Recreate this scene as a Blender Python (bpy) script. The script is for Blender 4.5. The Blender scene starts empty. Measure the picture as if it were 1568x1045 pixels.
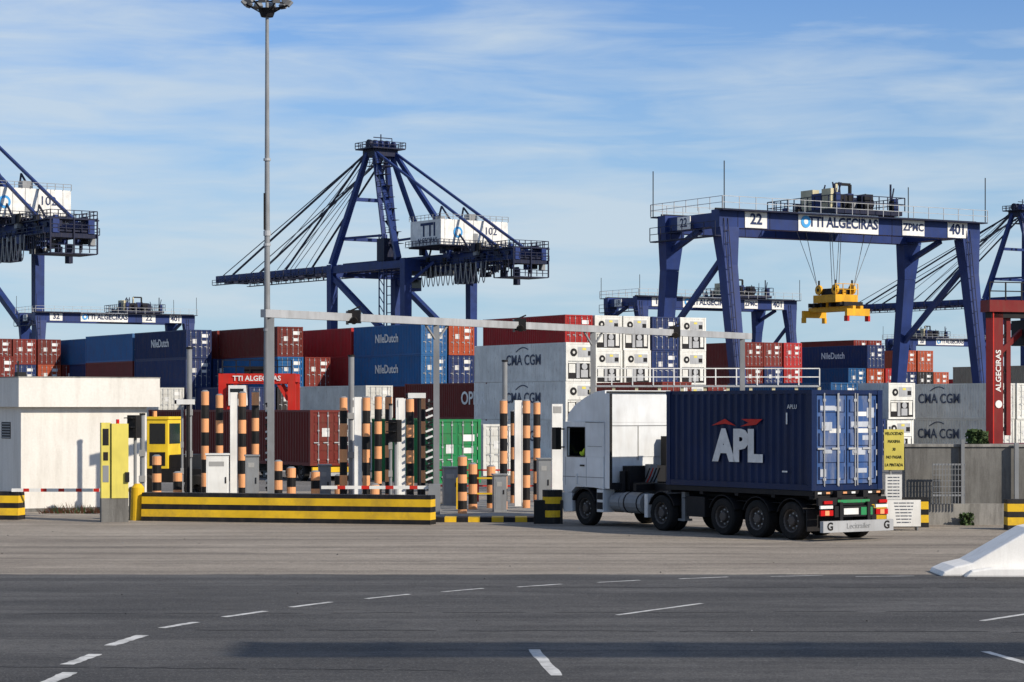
import bpy, math, random
from mathutils import Vector, Matrix
random.seed(7)
sc=bpy.context.scene
F=3600.0; H=3.44; CX=784.0; HV=624.0
def gx(u,d): return (u-CX)/F*d            # lateral metres for an image pixel column at distance d
def gp(u,v):
    d=H*F/(v-HV); return (gx(u,d),d)

# ------------------------------------------------------------------ materials
def new_mat(name):
    m=bpy.data.materials.new(name); m.use_nodes=True
    nt=m.node_tree; nt.nodes.clear()
    o=nt.nodes.new('ShaderNodeOutputMaterial'); b=nt.nodes.new('ShaderNodeBsdfPrincipled')
    nt.links.new(b.outputs[0],o.inputs[0]); return m,nt,b
def noise(nt,vec,scale,detail=4,rough=.6):
    n=nt.nodes.new('ShaderNodeTexNoise'); n.inputs['Scale'].default_value=scale
    n.inputs['Detail'].default_value=detail; n.inputs['Roughness'].default_value=rough
    nt.links.new(vec,n.inputs['Vector']); return n.outputs['Fac']
def coords(nt,sc3=(1,1,1)):
    t=nt.nodes.new('ShaderNodeTexCoord'); mp=nt.nodes.new('ShaderNodeMapping')
    mp.inputs['Scale'].default_value=sc3; nt.links.new(t.outputs['Object'],mp.inputs['Vector']); return mp.outputs[0]
def ramp(nt,fac,a,b,ca=0,cb=1):
    r=nt.nodes.new('ShaderNodeMapRange'); r.inputs[1].default_value=a; r.inputs[2].default_value=b
    r.inputs[3].default_value=ca; r.inputs[4].default_value=cb; nt.links.new(fac,r.inputs[0]); return r.outputs[0]
def mix(nt,fac,a,b):
    m=nt.nodes.new('ShaderNodeMix'); m.data_type='RGBA'
    if isinstance(fac,(int,float)): m.inputs[0].default_value=fac
    else: nt.links.new(fac,m.inputs[0])
    for s,v in ((6,a),(7,b)):
        if isinstance(v,tuple): m.inputs[s].default_value=(*v[:3],1)
        else: nt.links.new(v,m.inputs[s])
    return m.outputs[2]
def bump(nt,b,fac,strength=.3,dist=.02):
    n=nt.nodes.new('ShaderNodeBump'); n.inputs['Strength'].default_value=strength; n.inputs['Distance'].default_value=dist
    nt.links.new(fac,n.inputs['Height']); nt.links.new(n.outputs[0],b.inputs['Normal'])
def paint(name,col,rough=.5,metal=0,dirt=.35,dcol=(.10,.075,.05),streak=(2.5,2.5,.5),spec=.2,vary=False):
    m,nt,b=new_mat(name)
    v=coords(nt,streak)
    if vary:   # every box gets its own stains, fading and tone
        oi=nt.nodes.new('ShaderNodeObjectInfo')
        sv=nt.nodes.new('ShaderNodeVectorMath'); sv.operation='SCALE'; sv.inputs[0].default_value=(90,50,30); nt.links.new(oi.outputs['Random'],sv.inputs['Scale'])
        ad=nt.nodes.new('ShaderNodeVectorMath'); nt.links.new(v,ad.inputs[0]); nt.links.new(sv.outputs[0],ad.inputs[1]); v=ad.outputs[0]
    n=noise(nt,v,1.3,6,.7)
    v2=coords(nt); n2=noise(nt,v2,.7,3)
    f=ramp(nt,n,.46,.74,0,dirt)
    c1=mix(nt,ramp(nt,n2,.3,.7),tuple(c*.82 for c in col),tuple(min(1,c*1.12+.002) for c in col))
    if vary:
        lum=sum(col)/3; fad=tuple(min(.8,c*.8+lum*.35+.01) for c in col); drk=tuple(c*.55 for c in col)
        c1=mix(nt,ramp(nt,oi.outputs['Random'],0,1,0,.6),c1,fad) if lum<.45 else mix(nt,ramp(nt,oi.outputs['Random'],0,1,0,.2),c1,tuple(c*.6 for c in col))
        r2=nt.nodes.new('ShaderNodeMath'); r2.operation='MULTIPLY'; r2.inputs[1].default_value=7.31; nt.links.new(oi.outputs['Random'],r2.inputs[0])
        r3=nt.nodes.new('ShaderNodeMath'); r3.operation='FRACT'; nt.links.new(r2.outputs[0],r3.inputs[0])
        c1=mix(nt,ramp(nt,r3.outputs[0],0,1,0,.8 if lum<.45 else .12),c1,drk)
        n6=noise(nt,v,4.5,5,.7); c1=mix(nt,ramp(nt,n6,.58,.70,0,.6),c1,(.13,.055,.03))
    c=mix(nt,f,c1,dcol)
    nt.links.new(c,b.inputs['Base Color']); b.inputs['Roughness'].default_value=rough; b.inputs['Metallic'].default_value=metal
    b.inputs['Specular IOR Level'].default_value=spec
    return m
COL=dict(br=(.19,.020,.014),rd=(.48,.016,.018),nv=(.006,.028,.125),bl=(.006,.115,.32),gy=(.62,.62,.58),wh=(.76,.76,.71),
         og=(.50,.085,.03),gn=(.012,.25,.08),tn=(.44,.38,.28),dk=(.018,.018,.022),pb=(.06,.22,.42))
CM={k:paint('container_paint_'+k,v,.5,0,.38,(.10,.07,.045) if sum(v)<1.3 else (.38,.33,.27),vary=True) for k,v in COL.items()}
M_galv=paint('galvanised',(.40,.41,.42),.5,.2,.3)
M_dark=paint('dark_parts',(.010,.010,.012),.6,0,.3,(.04,.03,.025))
M_white=paint('white_paint',(.75,.75,.72),.5,0,.3,(.35,.3,.24))
M_decal=paint('white_decal',(.70,.70,.68),.6,0,.35,(.2,.2,.22))
M_decalg=paint('faded_decal',(.42,.45,.50),.6,0,.45,(.15,.17,.22))
M_navytext=paint('navy_lettering',(.02,.035,.10),.6,0,.1)
M_greytext=paint('grey_lettering',(.05,.065,.11),.6,0,.3,(.3,.3,.3))
M_black=paint('black_paint',(.010,.010,.011),.5,0,.3)
M_yel=paint('yellow_paint',(.74,.46,.02),.5,0,.5,(.16,.11,.05),(1.2,1.2,1.2))
M_yelp=paint('pale_yellow_paint',(.68,.58,.12),.5,0,.35,(.3,.25,.1))
M_crm=paint('cream_paint',(.55,.50,.33),.5,0,.3,(.2,.16,.1))
M_org=paint('orange_band',(.78,.36,.16),.55,0,.4,(.3,.14,.08))
M_red=paint('red_paint',(.52,.022,.014),.5,0,.35)
M_dred=paint('dark_red_paint',(.17,.012,.012),.5,0,.3)
M_blue=paint('crane_blue',(.018,.038,.150),.45,0,.45,(.035,.04,.055),(.6,.6,.15))
M_blued=paint('crane_dark_steel',(.008,.013,.040),.5,0,.3)
M_gray=paint('grey_steel',(.24,.25,.26),.5,.1,.35)
M_greyp=paint('weathered_grey_post',(.33,.33,.32),.6,0,.3)
M_rubber=paint('tyre_rubber',(.012,.012,.012),.85,0,.5,(.05,.04,.035))
M_rim=paint('wheel_rim',(.09,.08,.075),.55,.3,.5)
M_cab=paint('cab_white_paint',(.68,.70,.71),.28,0,.3,(.34,.30,.25),(2.5,2.5,.5),.5)
M_glass=paint('dark_glass',(.006,.008,.010),.08,0,.0,(.1,.1,.1),(1,1,1),.5)
M_cyan=paint('cyan_lettering',(.06,.32,.65),.5,0,.1)
M_hiv=paint('hi_vis_cloth',(.62,.75,.05),.8,0,.1)
M_skin=paint('skin',(.42,.22,.15),.6,0,.05)
M_hair=paint('hair',(.02,.014,.01),.8,0,.05)
M_red_l=paint('red_lens',(.5,.01,.01),.25,0,.05)
M_apiblue=paint('truck_container_blue',(.003,.014,.062),.42,0,.45,(.03,.03,.045),(2.5,2.5,.35))
M_dooblue=paint('container_door_blue',(.035,.085,.23),.45,0,.6,(.28,.28,.29))
M_ylw2=paint('spreader_yellow',(.74,.38,.02),.5,0,.45,(.2,.12,.05))
M_ylw3=paint('tractor_yellow',(.80,.55,.03),.5,0,.3)

def concrete(name,a,b,scale=1.0,streak=False,dark=(.06,.055,.05),amt=.75):
    m,nt,bs=new_mat(name)
    v=coords(nt,(scale,scale,scale)); n=noise(nt,v,.6,8,.65); n2=noise(nt,v,30,3)
    c=mix(nt,ramp(nt,n,.3,.7),a,b)
    c=mix(nt,ramp(nt,n2,.3,.8,0,.25),c,dark)
    if streak:
        v3=coords(nt,(1.6,1.6,.22)); n3=noise(nt,v3,1.6,6,.75)
        c=mix(nt,ramp(nt,n3,.45,.68,0,amt),c,dark)
    nt.links.new(c,bs.inputs['Base Color']); bs.inputs['Roughness'].default_value=.9
    bump(nt,bs,n2,.3,.01); return m
M_conc=concrete('stained_concrete_wall',(.13,.128,.12),(.21,.205,.19),.8,True)
M_plinth=concrete('plinth_concrete',(.24,.23,.215),(.34,.33,.30),.8,True)
M_booth=concrete('white_render',(.64,.62,.57),(.76,.74,.69),.5,True,(.42,.39,.34),.4)
M_nose=concrete('white_concrete_kerb',(.74,.73,.70),(.86,.85,.82),1.2,True,(.5,.48,.44),.4)

def ground_mat(name,a,b,d,sx,sy,spec=.2,tyre=.5,pale=.45):
    m,nt,bs=new_mat(name)
    v=coords(nt,(sx,sy,1)); n=noise(nt,v,.6,8,.7)
    v2=coords(nt,(.03,.9,1)); n2=noise(nt,v2,1.0,6,.7)          # tyre tracks running with the traffic
    vb=coords(nt,(.10,.22,1)); nb=noise(nt,vb,1.3,5,.62)
    v3=coords(nt,(1,1,1)); n3=noise(nt,v3,6,7,.8); n4=noise(nt,v3,26,5,.8); n5=noise(nt,coords(nt,(.5,1,1)),1.4,6,.72)
    c=mix(nt,ramp(nt,n,.38,.62),a,b)
    c=mix(nt,ramp(nt,nb,.50,.60,0,pale),c,tuple(min(1,x*1.35) for x in b))
    c=mix(nt,ramp(nt,n2,.48,.62,0,tyre),c,d)
    c=mix(nt,ramp(nt,n5,.54,.68,0,.6),c,d)
    c=mix(nt,ramp(nt,n3,.48,.64,0,.55),c,d)
    c=mix(nt,ramp(nt,n4,.54,.66,0,.75),c,tuple(min(1,x*1.9) for x in b))
    c=mix(nt,ramp(nt,n4,.46,.34,0,.7),c,tuple(x*.55 for x in d))
    nt.links.new(c,bs.inputs['Base Color']); bs.inputs['Roughness'].default_value=.92
    bs.inputs['Specular IOR Level'].default_value=spec
    bump(nt,bs,n4,.8,.02); return m
M_asph=ground_mat('asphalt',(.066,.066,.067),(.112,.110,.108),(.042,.042,.044),.16,.45,.15,.6)
M_apron=ground_mat('concrete_apron',(.24,.210,.175),(.34,.30,.25),(.125,.108,.092),.10,.35,.2,.7,.4)
M_yard=ground_mat('yard_surface',(.14,.135,.13),(.19,.18,.17),(.08,.075,.07),.1,.1)
M_mark=concrete('road_marking_paint',(.42,.42,.40),(.75,.75,.73),3.5,True,(.14,.14,.14),.7)
M_seam=paint('tar_seam',(.035,.035,.037),.9,0,.3,(.08,.08,.08))

# ------------------------------------------------------------------ mesh builder
class MB:
    def __init__(s): s.v=[];s.f=[];s.m=[];s.mats=[]
    def mi(s,mat):
        if mat not in s.mats: s.mats.append(mat)
        return s.mats.index(mat)
    def add(s,vs,fs,mat):
        o=len(s.v); k=s.mi(mat); s.v+= [tuple(p) for p in vs]
        for f in fs: s.f.append(tuple(i+o for i in f)); s.m.append(k)
    def bx(s,x0,x1,y0,y1,z0,z1,mat):
        if x0>x1:x0,x1=x1,x0
        if y0>y1:y0,y1=y1,y0
        if z0>z1:z0,z1=z1,z0
        s.add([(x0,y0,z0),(x1,y0,z0),(x1,y1,z0),(x0,y1,z0),(x0,y0,z1),(x1,y0,z1),(x1,y1,z1),(x0,y1,z1)],
              [(0,3,2,1),(4,5,6,7),(0,1,5,4),(1,2,6,5),(2,3,7,6),(3,0,4,7)],mat)
    def beam(s,p,q,w,h,mat,w2=None,h2=None):
        p=Vector(p);q=Vector(q);d=(q-p).normalized()
        up=Vector((0,0,1)) if abs(d.z)<.95 else Vector((0,1,0))
        a=d.cross(up).normalized(); b=a.cross(d).normalized()
        w2=w if w2 is None else w2; h2=h if h2 is None else h2
        vs=[]
        for c,ww,hh in ((p,w,h),(q,w2,h2)):
            for i,j in ((-1,-1),(1,-1),(1,1),(-1,1)): vs.append(c+a*(i*ww/2)+b*(j*hh/2))
        s.add(vs,[(0,1,2,3),(7,6,5,4),(0,4,5,1),(1,5,6,2),(2,6,7,3),(3,7,4,0)],mat)
    def cyl(s,p,q,r,mat,n=10,r2=None):
        p=Vector(p);q=Vector(q);d=(q-p).normalized(); r2=r if r2 is None else r2
        up=Vector((0,0,1)) if abs(d.z)<.95 else Vector((0,1,0))
        a=d.cross(up).normalized(); b=a.cross(d).normalized(); vs=[]
        for c,rr in ((p,r),(q,r2)):
            for i in range(n):
                t=2*math.pi*i/n; vs.append(c+a*math.cos(t)*rr+b*math.sin(t)*rr)
        fs=[(i,i+n,(i+1)%n+n,(i+1)%n) for i in range(n)]
        fs.append(tuple(range(n))); fs.append(tuple(range(2*n-1,n-1,-1)))
        s.add(vs,fs,mat)
    def prism(s,pts,y0,y1,mat):
        n=len(pts); vs=[(x,y0,z) for x,z in pts]+[(x,y1,z) for x,z in pts]
        fs=[(i,(i+1)%n,(i+1)%n+n,i+n) for i in range(n)]
        fs.append(tuple(range(n-1,-1,-1))); fs.append(tuple(range(n,2*n)))
        s.add(vs,fs,mat)
    def lathe(s,c,prof,mat,n=24,sgn=1):
        vs=[];k=len(prof)
        for i in range(n):
            t=2*math.pi*i/n
            for r,y in prof: vs.append((c[0]+r*math.cos(t),c[1]+sgn*y,c[2]+r*math.sin(t)))
        fs=[]
        for i in range(n):
            for j in range(k-1):
                a=i*k+j;b=((i+1)%n)*k+j; fs.append((a,b,b+1,a+1))
        s.add(vs,fs,mat)
    def wheel(s,x,y,z,r,w,sgn=1):
        s.lathe((x,y,z),[(.6*r,-.03),(.64*r,0),(.9*r,0),(.985*r,-.04),(r,-.08),(r,-w+.08),(.985*r,-w+.04),(.9*r,-w),(.3*r,-w)],M_rubber,28,sgn)
        s.lathe((x,y,z),[(.62*r,-.02),(.55*r,-.05),(.5*r,-.14),(.3*r,-.12),(.26*r,-.03),(.2*r,-.01),(0.001,-.01)],M_rim,20,sgn)
        for i in range(8):
            t=i*math.pi/4; cx=x+.38*r*math.cos(t); cz=z+.38*r*math.sin(t)
            s.cyl((cx,y-sgn*.14,cz),(cx,y-sgn*.09,cz),.022,M_galv,6)
    def rail(s,p,q,h=1.1,step=1.5,r=.03,mat=None,mid=True):
        mat=mat or M_galv; p=Vector(p);q=Vector(q);L=(q-p).length;n=max(1,int(L/step))
        for i in range(n+1):
            a=p.lerp(q,i/n); s.beam(a,a+Vector((0,0,h)),r*2,r*2,mat)
        for k in ((h,h*.5) if mid else (h,)):
            s.beam(p+Vector((0,0,k)),q+Vector((0,0,k)),r*1.8,r*1.8,mat)
    def mesh(s,name):
        me=bpy.data.meshes.new(name); me.from_pydata(s.v,[],s.f)
        for m in s.mats: me.materials.append(m)
        me.polygons.foreach_set('material_index',s.m); me.update(); return me
    def obj(s,name,loc=(0,0,0),rz=0,parent=None,bevel=0,smooth=False):
        me=s.mesh(name)
        o=bpy.data.objects.new(name,me); sc.collection.objects.link(o)
        o.location=loc; o.rotation_euler=(0,0,rz)
        if parent: o.parent=parent
        if bevel:
            b=o.modifiers.new('bevel','BEVEL'); b.width=bevel; b.segments=2; b.limit_method='ANGLE'; b.angle_limit=math.radians(50)
        return o
def empty(name,loc=(0,0,0),rz=0,parent=None):
    o=bpy.data.objects.new(name,None); sc.collection.objects.link(o); o.location=loc; o.rotation_euler=(0,0,rz)
    if parent:o.parent=parent
    return o
def text(s,parent,loc,rz,size,mat,name='lettering',xs=1.0,bold=.02,align='CENTER',ry=0,shear=0):
    cu=bpy.data.curves.new(name,'FONT'); cu.body=s; cu.size=size; cu.align_x=align; cu.align_y='CENTER'
    cu.extrude=.004; cu.offset=bold*size; cu.shear=shear; cu.resolution_u=3
    cu.materials.append(mat)
    o=bpy.data.objects.new(name,cu); sc.collection.objects.link(o)
    o.location=loc; o.rotation_euler=(math.pi/2,ry,rz); o.scale=(xs,1,1); o.parent=parent; return o

# ------------------------------------------------------------------ containers
W=2.44
def cmesh(L,Hh,reefer=False):
    P=CM['wh']; b=MB(); b.mi(P); b.mi(M_galv); b.mi(M_dark); b.mi(M_decal)
    b.bx(.09,L-.09,-W+.09,-.09,.1,Hh-.05,P)
    for x in (0,L-.16):
        for y in (-.16,-W):
            b.bx(x,x+.16,y,y+.16,.118,Hh-.118,P)
            for z in (0,Hh-.118): b.bx(x-.004,x+.174,y-.004,y+.166,z,z+.118,P)
    for y in (-.12,-W): b.bx(.17,L-.17,y,y+.12,.0,.15,P); b.bx(.17,L-.17,y+.03,y+.09,Hh-.10,Hh-.003,P)
    for x in (0.01,L-.11):
        b.bx(x,x+.1,-W+.17,-.17,0.0,.14,P); b.bx(x,x+.1,-W+.17,-.17,Hh-.12,Hh-.004,P)
    b.bx(.12,L-.12,-W+.1,-.1,Hh-.06,Hh-.025,P)
    def corr(p0,p1,z0,z1,nrm,period,depth):
        p0=Vector(p0);p1=Vector(p1);LL=(p1-p0).length;d=(p1-p0)/LL; n=int(LL/period); per=LL/n; vs=[]
        for i in range(n):
            for f,o in ((0,0),(.28,0),(.5,-depth),(.78,-depth)):
                q=p0+d*(per*(i+f))+Vector(nrm)*o; vs+= [(q.x,q.y,z0),(q.x,q.y,z1)]
        q=p1; vs+= [(q.x,q.y,z0),(q.x,q.y,z1)]
        b.add(vs,[(2*i,2*i+2,2*i+3,2*i+1) for i in range(len(vs)//2-1)],P)
    if not reefer:
        corr((.16,-.03,0),(L-.16,-.03,0),.15,Hh-.1,(0,1,0),.28,.05)
        corr((.16,-W+.03,0),(L-.16,-W+.03,0),.15,Hh-.1,(0,-1,0),.28,.05)
        corr((L-.03,-.16,0),(L-.03,-W+.16,0),.14,Hh-.12,(1,0,0),.25,.05)
        for y0,y1 in ((-.17,-W/2+.008),(-W/2-.008,-W+.17)):
            b.bx(.05,.088,y1,y0,.15,Hh-.13,P)
            n=5
            for k in range(n):
                z0=.22+k*(Hh-.42)/n; b.bx(.028,.05,y1+.06,y0-.06,z0+.05,z0+(Hh-.42)/n-.05,P)
            for fy in (.25,.72):
                y=y0+(y1-y0)*fy
                b.cyl((.0,y,.1),(.0,y,Hh-.08),.018,M_galv,6)
                for z in (.25,.95,1.6,Hh-.3): b.bx(-.012,.05,y-.045,y+.045,z,z+.07,M_galv)
                b.bx(-.02,-.004,y-.02,y+.24,1.05,1.1,M_galv)
            for z in (.35,.9,1.5,2.1): b.bx(.02,.06,(y0 if y0>-1 else y1)-.0,(y0 if y0>-1 else y1)+.03,z,z+.14,M_galv)
        b.bx(.018,.03,-W+.34,-W+.95,1.9,2.2,M_decal); b.bx(.018,.03,-W+.4,-W+.9,1.35,1.6,M_decal)
        b.bx(.018,.03,-1.0,-.62,1.35,1.75,M_decal)
    else:
        for y in (-.05,-W+.02): b.bx(.17,L-.17,y,y+.03,.15,Hh-.1,P)
        for k in range(int(L/.55)):
            b.bx(.6+k*.55,.63+k*.55,-.022,-.012,.16,Hh-.11,P)
        b.bx(.02,.09,-W+.17,-.17,Hh*.52,Hh-.13,P)
        b.bx(.01,.02,-W+.3,-.95,Hh*.62,Hh-.3,M_galv)
        b.cyl((.0,-.62,Hh*.74),(.02,-.62,Hh*.74),.27,M_dark,14); b.cyl((-.01,-.62,Hh*.74),(.0,-.62,Hh*.74),.1,P,8)
        b.bx(.055,.089,-W+.17,-.17,.15,Hh*.5,M_dark)
        b.bx(.02,.09,-.75,-.25,.55,1.15,P); b.bx(.02,.09,-1.75,-1.2,.25,.75,M_galv); b.bx(.02,.09,-2.2,-1.9,.3,1.2,P)
        b.bx(.02,.09,-1.1,-.85,.2,1.25,M_galv); b.bx(.03,.09,-W+.2,-.2,Hh*.46,Hh*.5,P)
        b.cyl((.03,-1.5,.98),(.09,-1.5,.98),.22,M_galv,12)
        b.bx(-.0,.01,-1.6,-1.3,Hh*.8,Hh*.86,M_yelp); b.bx(-.0,.01,-2.1,-1.75,Hh*.66,Hh*.78,M_dark)
    return b.mesh('container_mesh')
MESH={('d',12):cmesh(12.19,2.59),('d',6):cmesh(6.06,2.59),('r',12):cmesh(12.19,2.59,True),('h',6):cmesh(6.06,2.9),('h',12):cmesh(12.19,2.9)}
def container(x,y,z,th,col='br',kind='d',L=12,label=None,lsize=.9,lmat=None,mat=None,name=None,parent=None,lpos=.5,bold=.02):
    nm=name or ('refrigerated_container' if kind=='r' else 'shipping_container')
    o=bpy.data.objects.new(nm,MESH[(kind,L)]); sc.collection.objects.link(o)
    o.location=(x,y,z); o.rotation_euler=(0,0,math.pi/2+th)
    if parent:o.parent=parent
    o.material_slots[0].link='OBJECT'; o.material_slots[0].material=mat or CM[col]
    LL=12.19 if L==12 else 6.06
    if label:
        text(label,o,(LL*lpos,.012,1.45),math.pi,lsize,lmat or M_white,xs=1.0,bold=bold)
        if label=='CMA CGM':
            b=MB(); pts=[(LL*lpos+1.0-1.6*t,2.05+.3*math.sin(t*2.6)) for t in [i/8 for i in range(9)]]
            for p,q in zip(pts,pts[1:]): b.beam((p[0],.0,p[1]),(q[0],.0,q[1]),.02,.07,M_greytext)
            b.obj('logo_swoosh',parent=o)
    return o
TH=math.radians(31)
A=Vector((-math.sin(TH),math.cos(TH))); G=Vector((math.cos(TH),math.sin(TH)))
def block(u,d,spec):
    b=Vector((gx(u,d),d))
    for (i,j),lv in spec.items():
        p=b+G*(i*2.62)+A*(j*12.7)
        for k,e in enumerate(lv):
            if not e: continue
            kw=dict(e[1]) if isinstance(e,tuple) else {}
            c=e[0] if isinstance(e,tuple) else e
            kind='d'
            if c[0]=='R': kind='r'; c=c[1:]
            jx=random.uniform(-.09,.09)
            container(p.x+A.x*jx,p.y+A.y*jx,k*2.6,TH,c,kind,12,**kw)
CMA=dict(label='CMA CGM',lsize=1.0,lmat=M_greytext,bold=.012,lpos=.45); ND=dict(label='NileDutch',lsize=1.0)
R=lambda n: [random.choice(['br','nv','bl','rd','br','gy','og','dk','nv','br']) for _ in range(n)]
block(58,240,{(0,0):R(3)+['br'],(-1,0):R(3)+['br'],(1,0):R(3)+[None],(-2,0):R(4)})
block(155,234,{(0,0):R(3)+['bl'],(0,1):R(4),(1,0):['br','nv','br']})
block(285,210,{(0,0):['br','nv','nv',('nv',ND)],(0,1):R(3)+['bl'],(1,0):['br','rd','nv'],(-1,0):R(2)})
block(425,202,{(0,0):['br','dk','bl',('br',{})],(1,0):['br','br','br'],(0,1):R(4),(-1,0):R(2)})
block(645,194.5,{(0,0):['br','br',('bl',ND),('bl',ND)],(1,0):['nv','br','nv','og'],(0,1):['br','gy','rd','rd'],(2,0):R(3),(3,0):R(3)})
block(560,188,{(0,0):['gy','gy']})
block(745,166,{(0,0):['br',('br',dict(label='OPDR',lsize=1.3,lpos=.16))]})
block(866,176,{(0,0):['br','nv','br','rd'],(1,0):['Rwh','Rwh','Rwh','Rwh'],(2,0):['Rwh','Rwh','Rwh','Rwh'],(3,0):['Rwh','nv','nv','nv'],
               (4,0):['Rwh','Rwh','Rwh','Rwh'],(5,0):['Rwh','br']})
block(866,157,{(0,0):[('Rwh',CMA),('Rwh',CMA),('Rwh',CMA)],(1,0):['Rwh'],(2,0):['Rwh'],(3,0):['Rwh','br']})
block(1200,253,{(0,0):R(2)+['rd','rd'],(-1,0):R(3)+['br'],(-2,0):R(3)+['br'],(1,0):R(2)})
block(1328,262,{(0,0):['br','br','og',('nv',ND)],(-1,0):R(3),(1,0):R(3),(0,1):R(3)+['br']})
block(1330,335,{(0,0):R(4)+['br'],(1,0):R(4),(-1,0):R(4)+['br']})
block(1405,288,{(0,0):R(3)+['og'],(1,0):['tn','gy','og'],(-1,0):R(4)})
block(1610,245,{(0,0):['tn','gy','tn'],(-1,0):['tn','br','tn'],(1,0):['br','bl','nv']})
block(1515,170,{(0,0):[('gy',CMA),('gy',CMA)],(1,0):['wh','wh'],(2,0):[('gy',CMA),'wh']})
block(1360,168,{(0,0):['Rwh','Rwh'],(-1,0):R(1),(-2,0):R(2),(-3,0):R(1)})
block(-20,200,{(0,0):R(3)}); block(1120,210,{(0,0):R(2),(-1,0):R(2),(1,0):R(2)})
for uu in (0,130,250,380,520,640,780,900,1010,1110,1240,1370,1480,1600):
    block(uu,330+random.uniform(-10,40),{(0,0):R(3),(1,0):R(3),(2,0):R(3)})

def chassis_container(u,d,col,L,zb,kind='d'):
    e=empty('container_on_trailer',(gx(u,d),d,0),math.pi/2+TH)
    container(0,0,zb,-math.pi/2,col,kind,L,parent=e,name='container')
    LL=12.19 if L==12 else 6.06
    b=MB()
    b.bx(-.1,LL,-.85,-.7,zb-.32,zb-.01,M_dark); b.bx(-.1,LL,-1.75,-1.6,zb-.32,zb-.01,M_dark); b.bx(-.15,-.02,-2.4,-.05,zb-.3,zb-.06,M_yel)
    for x in (1,2.3):
        b.wheel(x,0,.4,.4,.3); b.wheel(x,-2.44,.4,.4,.3,-1)
    b.bx(-.2,-.12,-2.3,-.2,.25,.4,M_galv)
    b.obj('trailer_frame',parent=e)
chassis_container(475,109,'br',12,.72)
chassis_container(372,116,'br',12,.72)
container(gx(665,106),106,0,TH,'gn','h',6)
container(gx(740,118),118,0,TH,'gy','d',12)
container(gx(575,128),128,0,TH,'dk','d',12)

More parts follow.
